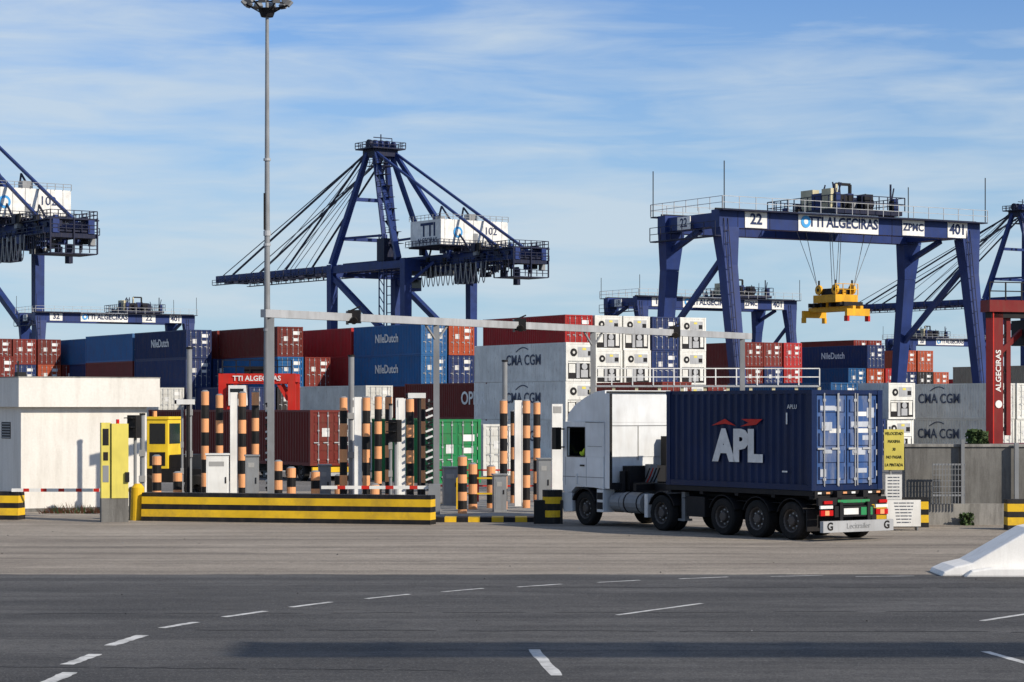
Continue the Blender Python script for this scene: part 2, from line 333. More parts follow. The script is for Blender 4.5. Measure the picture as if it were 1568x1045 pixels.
# ------------------------------------------------------------------ RTG crane
def rtg(u,d,span=27.,nums=('22','ZPMC','401'),detail=True,trolley=15.,spreader=11.):
    e=empty('rubber_tyred_gantry_crane',(gx(u,d),d,0),TH)
    b=MB(); B=M_blue; zt=19.3; wy=7.6
    for y in (0,wy):
        b.bx(-.3,span+.3,y-.55,y+.55,zt-1.45,zt,B)
        b.bx(-.5,span+.5,y-1.3 if y==0 else y+.56,y-.56 if y==0 else y+1.3,zt-.12,zt-.02,M_blued)
        yo=y-1.28 if y==0 else y+1.28
        b.rail((-.5,yo,zt),(span+.5,yo,zt),1.0,1.6,.024,M_galv)
        b.bx(-.3,span+.3,y-.08,y+.08,zt,zt+.14,M_dark)
        for k in range(8): b.bx(1.5+k*3.2,1.56+k*3.2,y-.565,y-.55,zt-1.45,zt,M_blued)
    for x0 in (0.,span-1.4):
        s=1 if x0==0 else -1
        b.bx(x0,x0+1.4,.56,wy-.56,zt-1.3,zt-.2,B)
        for yt,yb in [(0,-2.2),(wy,wy+1.8)]:
            b.beam((x0+.7,yt,zt-1.44),(x0+.7,yt+(yb-yt)*.15,zt-4.5),1.9,1.15,B,1.25,1.0)
            b.beam((x0+.7,yt+(yb-yt)*.15,zt-4.5),(x0+.7,yb,2.2),1.25,1.0,B,.9,.85)
        b.bx(x0+.2,x0+1.2,-3.2,wy+2.8,1.5,2.4,B)
        b.beam((x0+.7,-.4,zt-3.2),(x0+.7,wy+1.2,zt-10.5),.4,.4,B)
        b.beam((x0+.7,wy+.2,zt-3.0),(x0+.7,wy*.45,zt-1.4),.4,.4,B)
        for y in (-2.9,-1.3,wy+.9,wy+2.5):
            b.wheel(x0+.7-.3*s,y,.75,.75,.5) ; b.cyl((x0+.3,y,.8),(x0+1.1,y,.8),.35,M_dark,8)
        for k in range(16):
            z=2.6+k; b.beam((x0+.1,-2.2+.135*(k)-.55,z),(x0+.1,-2.2+.135*(k+1)-.55,z+1),.05,.05,M_blued); b.beam((x0+.5,-2.2+.135*(k)-.55,z),(x0+.5,-2.2+.135*(k+1)-.55,z+1),.05,.05,M_blued)
            b.beam((x0+.1,-2.2+.135*(k)-.55,z),(x0+.5,-2.2+.135*(k)-.55,z),.05,.05,M_blued)
        b.bx(x0-.3*(s)-.2,x0-.3*s+.5,2,4.5,2.5,4.2,M_white)
    for x in (-.3,span+.3):
        for y in (-1.2,wy+1.2): b.beam((x,y,zt),(x,y,zt+3.8 if detail else zt+3),.06,.06,M_dark)
    b.rail((-.5,-1.2,zt),(-.5,wy+1.2,zt),1.0,1.5,.024,M_galv)
    b.bx(-.9,-.3,-.8,wy+.8,zt-2.2,zt-2.1,M_blued); b.rail((-.9,-.8,zt-2.1),(-.9,wy+.8,zt-2.1),1.1,1.5,.028,M_blued)
    t=trolley; T=M_blued
    b.bx(t-3.6,t+3.6,-.6,wy+.6,zt+.2,zt+.6,T)
    b.cyl((t-1,1.5,zt+1.35),(t-1,5.6,zt+1.35),.65,M_dark,14); b.cyl((t+1.6,1.2,zt+1.3),(t+1.6,6,zt+1.3),.5,T,12)
    b.bx(t-3.2,t-2,1,3,zt+.6,zt+2.0,M_blue); b.bx(t-2.3,t-1.6,4,5.6,zt+.6,zt+2.5,M_crm); b.bx(t-3.4,t-2.9,.2,1.4,zt+.6,zt+2.3,M_crm)
    b.bx(t-.2,t+.7,-.3,.6,zt+.6,zt+1.9,M_dark); b.bx(t+2.3,t+3.0,4.5,6.0,zt+.6,zt+2.1,M_blued)
    b.rail((t-3.7,-.8,zt+.6),(t+3.7,-.8,zt+.6),1.1,.9,.035,T); b.rail((t-3.7,wy+.8,zt+.6),(t+3.7,wy+.8,zt+.6),1.1,.9,.035,T)
    b.rail((t+3.7,-.8,zt+.6),(t+3.7,wy+.8,zt+.6),1.1,.9,.035,T); b.rail((t-3.7,-.8,zt+.6),(t-3.7,wy+.8,zt+.6),1.1,.9,.035,T)
    rr=random.Random(11)
    for k in range(34):
        x=t+rr.uniform(-3.5,3.3);y=rr.uniform(-.4,7); hh=rr.uniform(.3,1.5)
        b.bx(x,x+rr.uniform(.15,.6),y,y+rr.uniform(.15,.7),zt+.6,zt+.6+hh,rr.choice([T,M_dark,M_blue,M_dark,M_gray]))
    for k in range(10):
        x=t+rr.uniform(-3.5,3.3); y=rr.uniform(-.4,6); b.beam((x,y,zt+.6),(x+rr.uniform(-.8,.8),y,zt+rr.uniform(1.8,3)),.09,.09,T)
    b.beam((t-3,.2,zt+.5),(t-3,.2,zt+2.7),.12,.12,T); b.beam((t+3,.2,zt+.5),(t+3,.2,zt+2.9),.12,.12,T)
    b.beam((t-.6,3,zt+.5),(t-.6,3,zt+3),.22,.22,M_crm); b.beam((t-.6,3,zt+3),(t+.9,3,zt+3),.22,.22,M_dark); b.beam((t+.9,3,zt+3),(t+.9,3,zt+.5),.22,.22,M_dark)
    if spreader:
        z=spreader
        for dx in (-1.0,1.0):
            for y in (1.2,6.4):
                b.beam((t+dx*2.6,y,zt+.2),(t+dx,3.8+(y-3.8)*.45,z+2.6),.045,.045,M_gray)
                b.beam((t+dx*1.4,y,zt+.2),(t+dx*.8,3.8+(y-3.8)*.55,z+2.6),.04,.04,M_gray)
        Y=M_ylw2
        b.bx(t-1.2,t+1.2,2.3,5.3,z+1.3,z+1.95,Y); b.bx(t-.8,t+.8,2.9,4.7,z+1.95,z+2.5,M_dark)
        for dx in (-.9,.9):
            for yy in (2.7,4.9):
                b.cyl((t+dx-.1,yy,z+2.4),(t+dx+.1,yy,z+2.4),.42,Y,12); b.cyl((t+dx-.12,yy,z+2.4),(t+dx+.12,yy,z+2.4),.15,M_dark,8); b.beam((t+dx,yy,z+2.6),(t+dx,yy,z+3.2),.12,.12,M_dark)
        b.bx(t-.55,t-.25,.8,6.8,z+.55,z+.95,Y); b.bx(t+.25,t+.55,.8,6.8,z+.55,z+.95,Y)
        b.bx(t-1.22,t+1.22,.75,1.05,z+.1,z+.7,Y); b.bx(t-1.22,t+1.22,6.55,6.85,z+.1,z+.7,Y)
        for dx in (-1.22,1.0):
            b.bx(t+dx,t+dx+.22,.7,.75+.4,z-.35,z+.1,M_red); b.bx(t+dx,t+dx+.22,6.5,6.9,z-.35,z+.1,Y)
        for dy in (1.4,2.0,3.2,4.4,5.4,6.0): b.bx(t-1.0,t+1.0,dy,dy+.25,z+.95,z+1.3,M_dark)
        for k in range(14):
            x=t+rr.uniform(-1.1,.8);y=rr.uniform(1.2,6); b.bx(x,x+.3,y,y+.3,z+.95,z+rr.uniform(1.3,2.6),rr.choice([Y,M_dark,Y,M_gray]))
        b.rail((t-1.2,2.3,z+1.95),(t+1.2,2.3,z+1.95),.9,.8,.03,Y)
    b.bx(7.6,16.0,-.62,-.57,zt-1.45,zt+.1,M_white)
    for x,w in ((2.2,2.2),(18.6,2.4),(23.6,2.2)): b.bx(x,x+w,-.62,-.57,zt-1.4,zt-.05,M_white)
    b.bx(-.37,-.30,3.4,5.2,zt-1.35,zt-.3,M_white)
    b.obj('crane_structure',parent=e)
    text('TTI ALGECIRAS',e,(12.3,-.64,zt-.68),0,1.15,M_navytext,xs=.93,bold=.03)
    b2=MB(); b2.cyl((8.35,-.66,zt-.68),(8.35,-.62,zt-.68),.5,M_cyan,16); b2.cyl((8.35,-.67,zt-.68),(8.35,-.66,zt-.68),.22,M_white,12); b2.obj('logo_disc',parent=e)
    for n,x in zip(nums,(3.3,19.8,24.7)): text(n,e,(x,-.64,zt-.72),0,1.2 if len(n)<4 else .85,M_navytext,bold=.03)
    text(nums[0],e,(-.38,4.3,zt-.82),-math.pi/2,1.0,M_navytext)
    return e
rtg(1100,188.5)
rtg(975,335,28,('19','ZPMC','401'),False,20,0)
rtg(55,391,28,('32','22','401'),False,19,0)
rtg(1392,540,28,('20','ZPMC','403'),False,8,0)

# ------------------------------------------------------------------ STS crane
def sts(nx,ny,num):
    th=math.radians(35.8); e=empty('ship_to_shore_crane',(nx,ny,0),math.pi/2+th)
    b=MB(); B=M_blue; D=M_blued
    xl,xs_,hw,zg=39.3,70.,8.7,33.
    for x in (xl,xs_):
        for y in (-hw,hw):
            b.beam((x,y,1.5),(x,y,zg+3),1.7,1.7,B,1.9,1.9)
            for k in range(4): b.wheel(x,y-3+k*2,.6,.6,.5)
            b.bx(x-.6,x+.6,y-4,y+4,1.1,2.2,B)
        b.beam((x,-hw,14),(x,hw,14),1.4,1.8,B); b.beam((x,-hw,zg+1.5),(x,hw,zg+1.5),1.6,2.6,B)
        b.beam((x,-hw,3),(x,hw,3),1.2,1.2,B)
    for y in (-hw,hw):
        b.beam((xl,y,14),(xs_,y,14),1.3,1.8,B)
        b.beam((xs_,y,zg+.5),(xl,y,15),1.2,1.2,B)
        b.beam((xl,y,zg+1.8),(xs_,y,zg+1.8),1.2,1.6,B)
        b.beam((xl-6,y*.6,zg+2),(xl,y,zg-3),.6,.6,B)
    for y in (-3.4,3.4):
        b.bx(5,73,y-.6,y+.6,zg+1.2,zg+3.6,B)
        b.beam((74,y,zg+2.6),(134,y,zg+2.6),1.0,1.7,B)
        b.bx(6,133,y*1.45-.5,y*1.45+.5,zg+1.0,zg+1.15,D); b.rail((6,y*1.6,zg+1.1),(133,y*1.6,zg+1.1),1.2,2.2,.06,D)
    for k in range(33):
        x=5.5+k*3.9; b.beam((x,-3.4,zg+1.7),(x,3.4,zg+1.7),.4,.5,D)
        if k%2: b.beam((x,-3.4,zg+2.2),(x+3.9,3.4,zg+2.2),.25,.3,D)
    for y in (-4.6,4.6):
        for k in range(17):
            x=74+k*3.6; b.beam((x,y,zg+1),(x,y,zg+3.4),.2,.2,D)
    ax,az=63.,62.
    for y in (-1,1):
        b.beam((xs_,y*hw,zg+3),(ax+1.5,y*2.4,az),1.4,1.4,B,1.0,1.0)
        b.beam((xl+3,y*hw,zg+3),(ax-1.5,y*2.4,az),1.2,1.2,B,.9,.9)
        b.beam((52,y*5.5,zg+3.5),(ax-.5,y*2.2,az),.9,.9,B)
        b.beam((xs_-.8,y*hw*.8,zg+9),(54,y*5,zg+9),.5,.5,B)
        for xt,r in ((100,.36),(126,.38),(131,.16)): b.beam((ax+2,y*2.6,az-.5),(xt,y*3.4,zg+3.5),r,r,D)
        b.beam((ax-2,y*2.6,az-.5),(11,y*3.4,zg+3.6),.5,.5,B)
        b.beam((34,y*2.9,47.2),(38,y*3.4,zg+3.6),.3,.3,D); b.beam((34,y*2.9,47.2),(22,y*3.4,zg+3.6),.3,.3,D)
        for q in (0,1,2): b.beam((ax+1,y*(1+q*.5),az+1),(100+q*6,y*(2+.3*q),zg+3.8),.12,.12,M_gray)
    for z in (zg+9,zg+18):
        f=(z-zg-3)/(az-zg-3); b.beam((xs_+(ax+1.5-xs_)*f,-(hw+(2.4-hw)*f),z),(xs_+(ax+1.5-xs_)*f,(hw+(2.4-hw)*f),z),.8,.8,B)
    b.bx(ax-3.6,ax+4.0,-4.4,4.4,az+.2,az+.5,D); b.bx(ax-2.5,ax+3,-3,3,az-1.4,az+.2,D)
    for p,q in (((ax-3.6,-4.4),(ax+4.0,-4.4)),((ax-3.6,4.4),(ax+4.0,4.4)),((ax-3.6,-4.4),(ax-3.6,4.4)),((ax+4.0,-4.4),(ax+4.0,4.4))):
        b.rail((*p,az+.5),(*q,az+.5),1.3,1.4,.07,D)
    b.bx(ax-2,ax+2,-2.5,2.5,az-3.6,az-3.4,D); b.rail((ax-2.5,3,az-3.4),(ax+2.5,3,az-3.4),1.2,1.2,.06,D)
    for y in (-2.4,-.8,.8,2.4): b.cyl((ax+1.2,y-.3,az+1.5),(ax+1.2,y+.3,az+1.5),1.1,D,12); b.cyl((ax-1.5,y-.3,az+1.2),(ax-1.5,y+.3,az+1.2),.9,B,10)
    b.beam((ax,0,az),(ax,0,az+3.8),.2,.2,D); b.beam((ax,-3,az+3),(ax,2,az+3),.15,.2,D); b.beam((ax,-3,az+3),(ax,-3,az),.15,.15,D)
    z=zg+4; xx=46.;k=0
    while z<az-4:
        x2=xx+3.0; y=7.2-(z-zg)*.16; b.beam((xx,y,z),(x2 if k%2==0 else xx-1,y,z+2.6),.5,.18,D); b.bx(xx-1.5,xx+3,y-.7,y+.7,z+2.55,z+2.65,D)
        b.rail((xx-1.5,y+.7,z+2.6),(xx+3,y+.7,z+2.6),1.1,1.2,.05,D); z+=2.7; xx+=1.55;k+=1
    for x in (50,52):
        for y in (5.5,7.5): b.beam((x,y,2),(x,y,zg+9),.22,.22,B)
    for k in range(20):
        zz=3+k*1.95; b.bx(50,52,5.4,5.5,zz,zz+.18,B); b.beam((50,7.5,zz),(52,7.5,zz+1.9),.14,.14,B)
    b.bx(49.5,52.5,5.3,7.8,zg+3,zg+8,D)
    b.bx(26.7,38.5,-9.6,8,38.4,43.8,M_white); b.bx(26.4,38.8,-9.9,8.3,37.9,38.35,D); b.rail((26.5,8.2,43.8),(38.7,8.2,43.8),1.1,1.5,.05,M_gray); b.rail((26.5,8.2,43.8),(26.5,-9.6,43.8),1.1,1.5,.05,M_gray)
    b.rail((26.2,9.2,38.3),(38.7,9.2,38.3),1.1,1.3,.06,D); b.rail((25.8,9.2,38.3),(25.8,-9.8,38.3),1.1,1.3,.06,D); b.bx(25.6,38.7,8.3,9.4,38.1,38.2,D); b.bx(25.6,26.4,-9.8,9.3,38.1,38.2,D)
    for y in (-7,6.3): b.bx(28,29,y-.5,y+.5,zg+3.5,38,D); b.bx(36,37,y-.5,y+.5,zg+3.5,38,D)
    for y in (-8,-5.5,-3,-.5,2,4.5,7): b.bx(26.66,26.7,y-.05,y+.05,38.4,43.8,M_greyp)
    b.bx(26.62,26.68,-1.6,-.4,38.6,41,M_gray); b.cyl((26.6,3.6,41.1),(26.69,3.6,41.1),1.2,M_cyan,16); b.cyl((26.55,3.6,41.1),(26.6,3.6,41.1),.7,M_white,16)
    b.bx(29,31,-3,-1,43.8,45.4,M_gray); b.bx(34,35,2,4,43.8,45,M_gray)
    rnd=random.Random(5)
    for k in range(100):
        x=rnd.uniform(6,36); y=rnd.choice([-4.6,-4.2,4.2,4.6,0])+rnd.uniform(-.5,.5); z0=zg+rnd.uniform(-1.5,3.6)
        b.bx(x,x+rnd.uniform(.4,2.2),y,y+rnd.uniform(.3,1.1),z0,z0+rnd.uniform(.4,1.8),rnd.choice([D,M_dark,B,D,M_gray]))
    hwb=4.5; xb=5.
    b.bx(xb+.2,9,-hwb,hwb,zg+.4,zg+1.2,D); b.bx(xb,8,-hwb,hwb,zg+3.6,zg+3.9,D)
    for y in (-hwb,hwb): b.rail((xb,y,zg+3.9),(24,y,zg+3.9),1.3,1.4,.07,D); b.bx(xb,24,y-.4,y+.4,zg+3.5,zg+3.7,D)
    for zz in (zg+3.9,zg+1.4,zg-2.2): b.rail((xb,-hwb,zz),(xb,hwb,zz),1.3,1.4,.07,D)
    b.bx(xb,12,-hwb,hwb,zg-2.5,zg-2.3,D)
    for y in (-hwb,0,hwb): b.beam((xb,y,zg-2.4),(xb,y,zg+4),.25,.25,D); b.beam((12,y,zg-2.4),(12,y,zg+1),.25,.25,D)
    for k in range(13):
        x0=13+k*1.9; n=6
        pts=[(x0+1.9*i/n,5.8,zg+1.2-4.6*(1-(2*i/n-1)**2)) for i in range(n+1)]
        for p,q in zip(pts,pts[1:]): b.beam(p,q,.14,.14,M_greyp)
    b.bx(40,47,-4.5,4.5,zg-.3,zg+1,D); b.bx(41,44,3.5,6.2,zg-4,zg-1,B); b.bx(40.9,41,3.6,6.1,zg-3.4,zg-1.6,M_glass)
    b.bx(20,25,3.2,5.6,zg-3.2,zg-.6,D); b.bx(15,16.2,-4.5,-3.5,zg-3.5,zg,D)
    for k in range(24): b.bx(6+k*.9,6.2+k*.9,5.0,5.1,zg-1.5,zg+1.2,D)
    b.obj('crane_structure',parent=e)
    text('TTI',e,(31.6,8.03,41.6),math.pi,4.0,M_navytext,bold=.03); text('ALGECIRAS',e,(32,8.03,39.4),math.pi,1.5,M_navytext)
    text(num,e,(26.6,-5,41.6),-math.pi/2,2.3,M_navytext,bold=0)
sts(6.9,486,'102'); sts(-74.4,411,'102'); sts(190,654,'103')

# ------------------------------------------------------------------ truck
def truck():
    u,d=1243,60.2; th=math.radians(34)
    e=empty('container_truck',(gx(u,d),d,0),math.pi/2+th)
    container(0,0,1.3,-math.pi/2,'nv','d',6,mat=M_apiblue,name='container',parent=e)
    b=MB()
    for y0,y1 in ((-.2,-1.2),(-1.24,-2.24)):
        for k in range(5):
            z0=1.3+.27+k*.434; b.bx(.016,.026,y1+.09,y0-.09,z0+.02,z0+.34,M_dooblue)
        b.bx(.030,.047,y1+.0,y0-.0,1.47,3.74,M_dooblue)
    for (y,z,w,h) in ((-.3,3.42,.5,.12),(-.35,2.95,.35,.22),(-1.35,3.0,.7,.14),(-1.9,3.3,.25,.26),(-1.4,2.3,.45,.18),(-.4,2.3,.3,.1),(-1.5,1.8,.4,.12),(-.8,3.4,.2,.12),(-1.75,2.65,.35,.12),(-.3,1.75,.2,.2)):
        b.bx(.008,.014,y-w,y,z-h/2,z+h/2,M_decalg)
    for y in (-.42,-.88,-1.56,-2.02): b.cyl((-.01,y,1.42),(-.01,y,3.8),.02,M_galv,6)
    b.obj('container_doors',parent=e)
    text('APL',e,(2.95,.02,2.38),math.pi,1.12,M_decal,xs=1.05,bold=.055)
    b=MB()
    b.prism([(4.05,2.95),(3.5,3.13),(3.05,2.95),(3.5,3.0)],.0,.015,M_red); b.prism([(2.85,2.93),(2.2,2.98),(1.95,3.13),(2.8,3.13),(2.5,3.03)],.0,.015,M_red)
    b.bx(.95,1.0,.0,.01,3.0,3.3,M_decal); b.bx(.95,1.15,.0,.01,1.75,1.79,M_decal)
    b.obj('container_logo',parent=e)
    text('APLU',e,(.75,.02,3.45),math.pi,.16,M_decal,bold=0)
    b=MB(); Dk=M_dark
    for y in (-.85,-1.75): b.bx(-.2,9.0,y,y+.16,.95,1.29,Dk)
    for x in (0,1.5,3,4.5,5.9,7.5,8.7): b.bx(x,x+.14,-2.4,-.04,1.08,1.27,Dk)
    b.bx(-.1,6.1,-.12,-.02,1.16,1.29,Dk); b.bx(-.1,6.1,-2.42,-2.32,1.16,1.29,Dk); b.bx(.2,5.6,-2.3,-.2,.93,.95,Dk)
    for x in (.83,2.22,3.64):
        b.wheel(x,0,.5,.5,.38); b.wheel(x,-2.44,.5,.5,.38,-1); b.cyl((x,-.3,.5),(x,-2.1,.5),.08,Dk); b.bx(x-.3,x+.3,-1.9,-.55,.42,.9,Dk)
        n=8
        pts=[(x+.58*math.cos(math.pi*(.12+.76*i/n)),.5+.58*math.sin(math.pi*(.12+.76*i/n))) for i in range(n+1)]
        for yy in (-.4,-2.42):
            for p,q in zip(pts,pts[1:]): b.beam((p[0],yy+.2,p[1]),(q[0],yy+.2,q[1]),.4,.02,Dk)
    b.bx(.2,.24,-.45,-.02,.25,.8,Dk); b.bx(.2,.24,-2.42,-2.0,.25,.8,Dk)
    b.bx(4.5,5.3,-.55,-.1,.45,1.0,Dk); b.cyl((4.6,-.3,.75),(5.3,-.3,.75),.2,Dk,12); b.bx(4.4,5.6,-2.3,-1.8,.45,1.0,Dk)
    for y in (-.35,-2.1): b.bx(5.55,5.7,y-.05,y+.1,.35,1.1,M_gray); b.bx(5.5,5.8,y-.12,y+.15,.3,.36,M_gray)
    b.bx(-.42,-.3,-2.44,-.02,.24,.53,M_galv); b.bx(-.3,0,-.8,-.7,.4,1.0,Dk); b.bx(-.3,0,-1.75,-1.65,.4,1.0,Dk)
    b.bx(-.2,-.12,-2.4,-.05,.92,1.12,Dk)
    b.bx(-.26,-.2,-1.9,-.55,.62,.90,M_dark); b.bx(-.27,-.262,-1.85,-1.45,.66,.86,CM['gn']); b.bx(-.28,-.262,-1.35,-.85,.68,.84,M_white)
    for y in (-.5,-2.4):
        b.bx(-.26,-.2,y,y+.42,.66,.80,M_red_l); b.bx(-.27,-.262,y+.14,y+.28,.67,.79,M_org); b.bx(-.25,-.2,y,y+.42,.84,.92,M_white); b.bx(-.255,-.2,y+.02,y+.3,.96,1.04,M_red_l)
    b.bx(-.215,-.205,-1.8,-.7,.98,1.06,CM['gn']); b.bx(-.05,-.0,-2.44,-.0,1.2,1.285,M_dark)
    for k in range(8): b.bx(-.06,-.05,-.15-k*.29,-.28-k*.29,1.21,1.26,M_org if k%2 else M_white)
    b.obj('trailer',parent=e)
    text('G',e,(-.425,-.25,.385),-math.pi/2,.28,M_black,bold=.03); text('G',e,(-.425,-2.2,.385),-math.pi/2,.28,M_black,bold=.03); text('Lecitrailer',e,(-.425,-1.22,.39),-math.pi/2,.20,M_gray,bold=0)
    b=MB(); C=M_cab
    for y in (-.85,-1.75): b.bx(5.5,10.9,y,y+.14,.72,.95,Dk)
    x=6.31
    for yo in (0.02,-.34): b.wheel(x,yo,.5,.5,.3)
    for yo in (-2.46,-2.1): b.wheel(x,yo,.5,.5,.3,-1)
    n=9; pts=[(x+.62*math.cos(math.pi*(.02+.96*i/n)),.48+.62*math.sin(math.pi*(.02+.96*i/n))) for i in range(n+1)]
    for yy in (-.32,-2.12):
        for p,q in zip(pts,pts[1:]): b.beam((p[0],yy,p[1]),(q[0],yy,q[1]),.62,.03,Dk)
    b.bx(6.95,7.1,-.62,-.02,.35,1.0,C)
    b.cyl((6.2,-1.22,.95),(6.2,-1.22,1.05),.5,Dk,16)
    b.wheel(9.95,.0,.5,.5,.34); b.wheel(9.95,-2.44,.5,.5,.34,-1)
    b.cyl((7.35,-.35,.72),(8.35,-.35,.72),.3,M_gray,16); b.cyl((8.42,-.35,.72),(8.85,-.35,.72),.27,M_gray,16)
    for x in (7.5,8.1): b.cyl((x,-.35,.72),(x+.05,-.35,.72),.31,Dk,16)
    b.bx(7.3,8.8,-2.3,-1.75,.35,.98,Dk); b.bx(7.2,8.9,-1.7,-.8,.98,1.05,M_gray); b.bx(9.0,10.8,-1.8,-.7,.4,.95,Dk)
    b.bx(8.55,8.9,-1.9,-.6,1.05,1.75,Dk); b.bx(8.3,8.55,-1.4,-1.15,1.05,1.8,M_gray); b.bx(8.6,8.85,-2.2,-1.95,1.0,2.6,Dk); b.cyl((8.75,-.5,1.0),(8.75,-.5,1.6),.1,Dk,8)
    for k in range(4):
        pts=[(8.9-.9*i/6,-.9-.12*k,1.7-.5*math.sin(math.pi*i/6)) for i in range(7)]
        for p,q in zip(pts,pts[1:]): b.beam(p,q,.03,.03,M_red if k==1 else Dk)
    b.prism([(9.02,1.08),(9.95-.45,1.12),(10.4,1.12),(10.62,.95),(11.0,.95),(11.06,1.3),(11.04,2.0),(9.02,2.0)],-2.46,0.0,C)
    n=8; pts=[(9.95+.6*math.cos(math.pi*i/n),.5+.6*math.sin(math.pi*i/n)) for i in range(n+1)]
    for yy in (-.14,-2.3):
        for p,q in zip(pts,pts[1:]): b.beam((p[0],yy,p[1]),(q[0],yy,q[1]),.36,.05,Dk)
    b.prism([(10.56,.4),(11.0,.36),(11.1,.6),(11.08,.94),(10.58,.94)],-2.46,0.0,C)
    b.bx(9.02,9.34,-.4,-.0,.42,1.07,C); b.bx(9.05,9.32,-.02,.012,.5,.7,Dk); b.bx(9.05,9.32,-.02,.012,.78,.98,Dk)
    b.bx(9.0,9.93,-2.46,0,2.003,3.0,C)
    b.prism([(10.83,2.003),(11.04,2.003),(10.96,2.86),(10.80,2.86)],-.08,0,C); b.prism([(10.83,2.003),(11.04,2.003),(10.96,2.86),(10.80,2.86)],-2.46,-2.38,C)
    b.prism([(9.935,2.86),(10.96,2.863),(10.9,3.02),(9.935,3.02)],-2.46,0,C)
    b.prism([(9.0,3.003),(9.933,3.023),(10.88,3.023),(10.82,3.25),(10.5,3.5),(9.95,3.74),(9.4,3.9),(9.0,3.93)],-2.42,-.04,C)
    b.bx(10.0,10.8,-2.36,-1.3,2.0,2.85,M_black); b.bx(10.90,10.92,-2.36,-.1,2.0,2.84,M_glass)
    b.bx(9.935,10.1,-1.3,-.3,2.0,2.7,M_black)
    for x in (9.93,10.81): b.bx(x-.015,x+.015,-.0,.008,2.0,2.86,M_black)
    b.bx(9.93,10.82,0,.008,1.985,2.02,M_black); b.bx(9.93,10.82,0,.008,2.84,2.87,M_black)
    for x in (9.86,10.9): b.bx(x-.008,x+.008,0,.004,1.15,1.985,M_gray)
    b.bx(9.95,10.15,0,.03,1.72,1.77,M_black); b.bx(9.0,11.04,0,.006,1.40,1.42,M_gray); b.bx(9.1,9.8,0,.006,2.3,2.315,M_gray); b.bx(9.02,9.9,-.02,.006,2.99,3.01,M_gray)
    b.bx(10.95,11.15,.12,.32,2.2,2.85,M_black); b.bx(10.96,11.1,-.02,.14,2.78,2.82,M_black); b.bx(10.96,11.1,-.02,.14,2.25,2.29,M_black)
    b.bx(11.0,11.25,-1.9,-.6,2.78,2.9,M_gray); b.bx(10.3,10.36,.0,.03,1.2,1.5,M_decal)
    b.bx(8.75,8.999,-.1,-.03,1.1,3.84,C); b.bx(8.75,8.999,-2.43,-2.36,1.1,3.84,C); b.bx(8.93,8.999,-2.36,-.1,3.86,3.905,M_black); b.bx(8.74,8.75,-.11,-.02,1.1,3.84,M_black)
    b.bx(8.985,8.999,-2.3,-.16,2.9,2.92,M_gray); b.bx(8.985,8.999,-1.25,-1.22,1.9,2.9,M_greyp)
    b.obj('tractor_unit',parent=e,bevel=.02)
    me=bpy.data.meshes.new('driver')
    V=[(10.2,-.5,1.75),(10.18,-.5,2.0),(10.18,-.5,2.3),(10.2,-.5,2.42),(10.2,-.3,2.28),(10.38,-.22,2.05),(10.6,-.32,2.12),(10.2,-.7,2.28),(10.38,-.78,2.05),(10.6,-.66,2.12)]
    E=[(0,1),(1,2),(2,3),(2,4),(4,5),(5,6),(2,7),(7,8),(8,9)]
    me.from_pydata(V,E,[]); o=bpy.data.objects.new('driver',me); sc.collection.objects.link(o); o.parent=e
    o.modifiers.new('skin','SKIN'); rr=[.17,.17,.18,.07,.08,.06,.04,.08,.06,.04]
    for i,r in enumerate(rr): me.skin_vertices[0].data[i].radius=(r,r)
    me.skin_vertices[0].data[0].use_root=True
    s=o.modifiers.new('sub','SUBSURF'); s.levels=1; s.render_levels=1; me.materials.append(M_hiv)
    b=MB()
    prof=[(0.001,-.14),(.05,-.13),(.075,-.08),(.09,0),(.088,.06),(.06,.11),(.001,.13)]
    vs=[];n=14
    for i in range(n):
        t=2*math.pi*i/n
        for r,z in prof: vs.append((10.22+r*math.cos(t)*1.1+(.02 if abs(t)<.3 and abs(z)<.05 else 0),-.5+r*math.sin(t)*.9,2.57+z))
    k=len(prof); fs=[(i*k+j,((i+1)%n)*k+j,((i+1)%n)*k+j+1,i*k+j+1) for i in range(n) for j in range(k-1)]
    b.add(vs,fs,M_skin)
    b.bx(10.1,10.24,-.59,-.41,2.62,2.715,M_hair); b.bx(10.31,10.345,-.515,-.485,2.54,2.58,M_skin)
    b.obj('driver_head',parent=e,bevel=.01)
truck()

# ------------------------------------------------------------------ ground
def sheet(name,x0,x1,y0,y1,z,mat):
    b=MB(); b.add([(x0,y0,z),(x1,y0,z),(x1,y1,z),(x0,y1,z)],[(0,1,2,3)],mat); return b.obj(name)
sheet('ground',-4000,4000,-300,9000,0,M_yard)
sheet('concrete_apron',-300,300,40,96,.004,M_apron)
b=MB(); edge=48.3; N=240
top=[(-60+120*i/N,edge+random.uniform(-.07,.07),.008) for i in range(N+1)]
vs=[(-300,-300,.008),(300,-300,.008),(300,edge,.008)]+top[::-1]+[(-300,edge,.008)]
b.add(vs,[tuple(range(len(vs)))],M_asph); b.obj('asphalt_road')
b=MB()
dash=[((60,1052),(108,1031),.22),((103,1019),(147,1003),.2),((168,990),(218,974),.2),((247,963),(300,954),.16),((343,946),(407,937),.15),((445,931),(507,923),.14),
 ((560,918),(627,911),.13),((677,907.5),(740,902),.12),((793,900),(860,895.5),.11),((915,893),(980,889.5),.11),((1040,887.5),(1115,884.5),.1),
 ((945,943),(1075,925),.11),((1503,952),(1580,940),.12),((1508,999),(1600,1025),.14),((817,996),(853,1036),.17),((1180,884),(1260,882),.08),((1310,884),(1400,883),.08)]
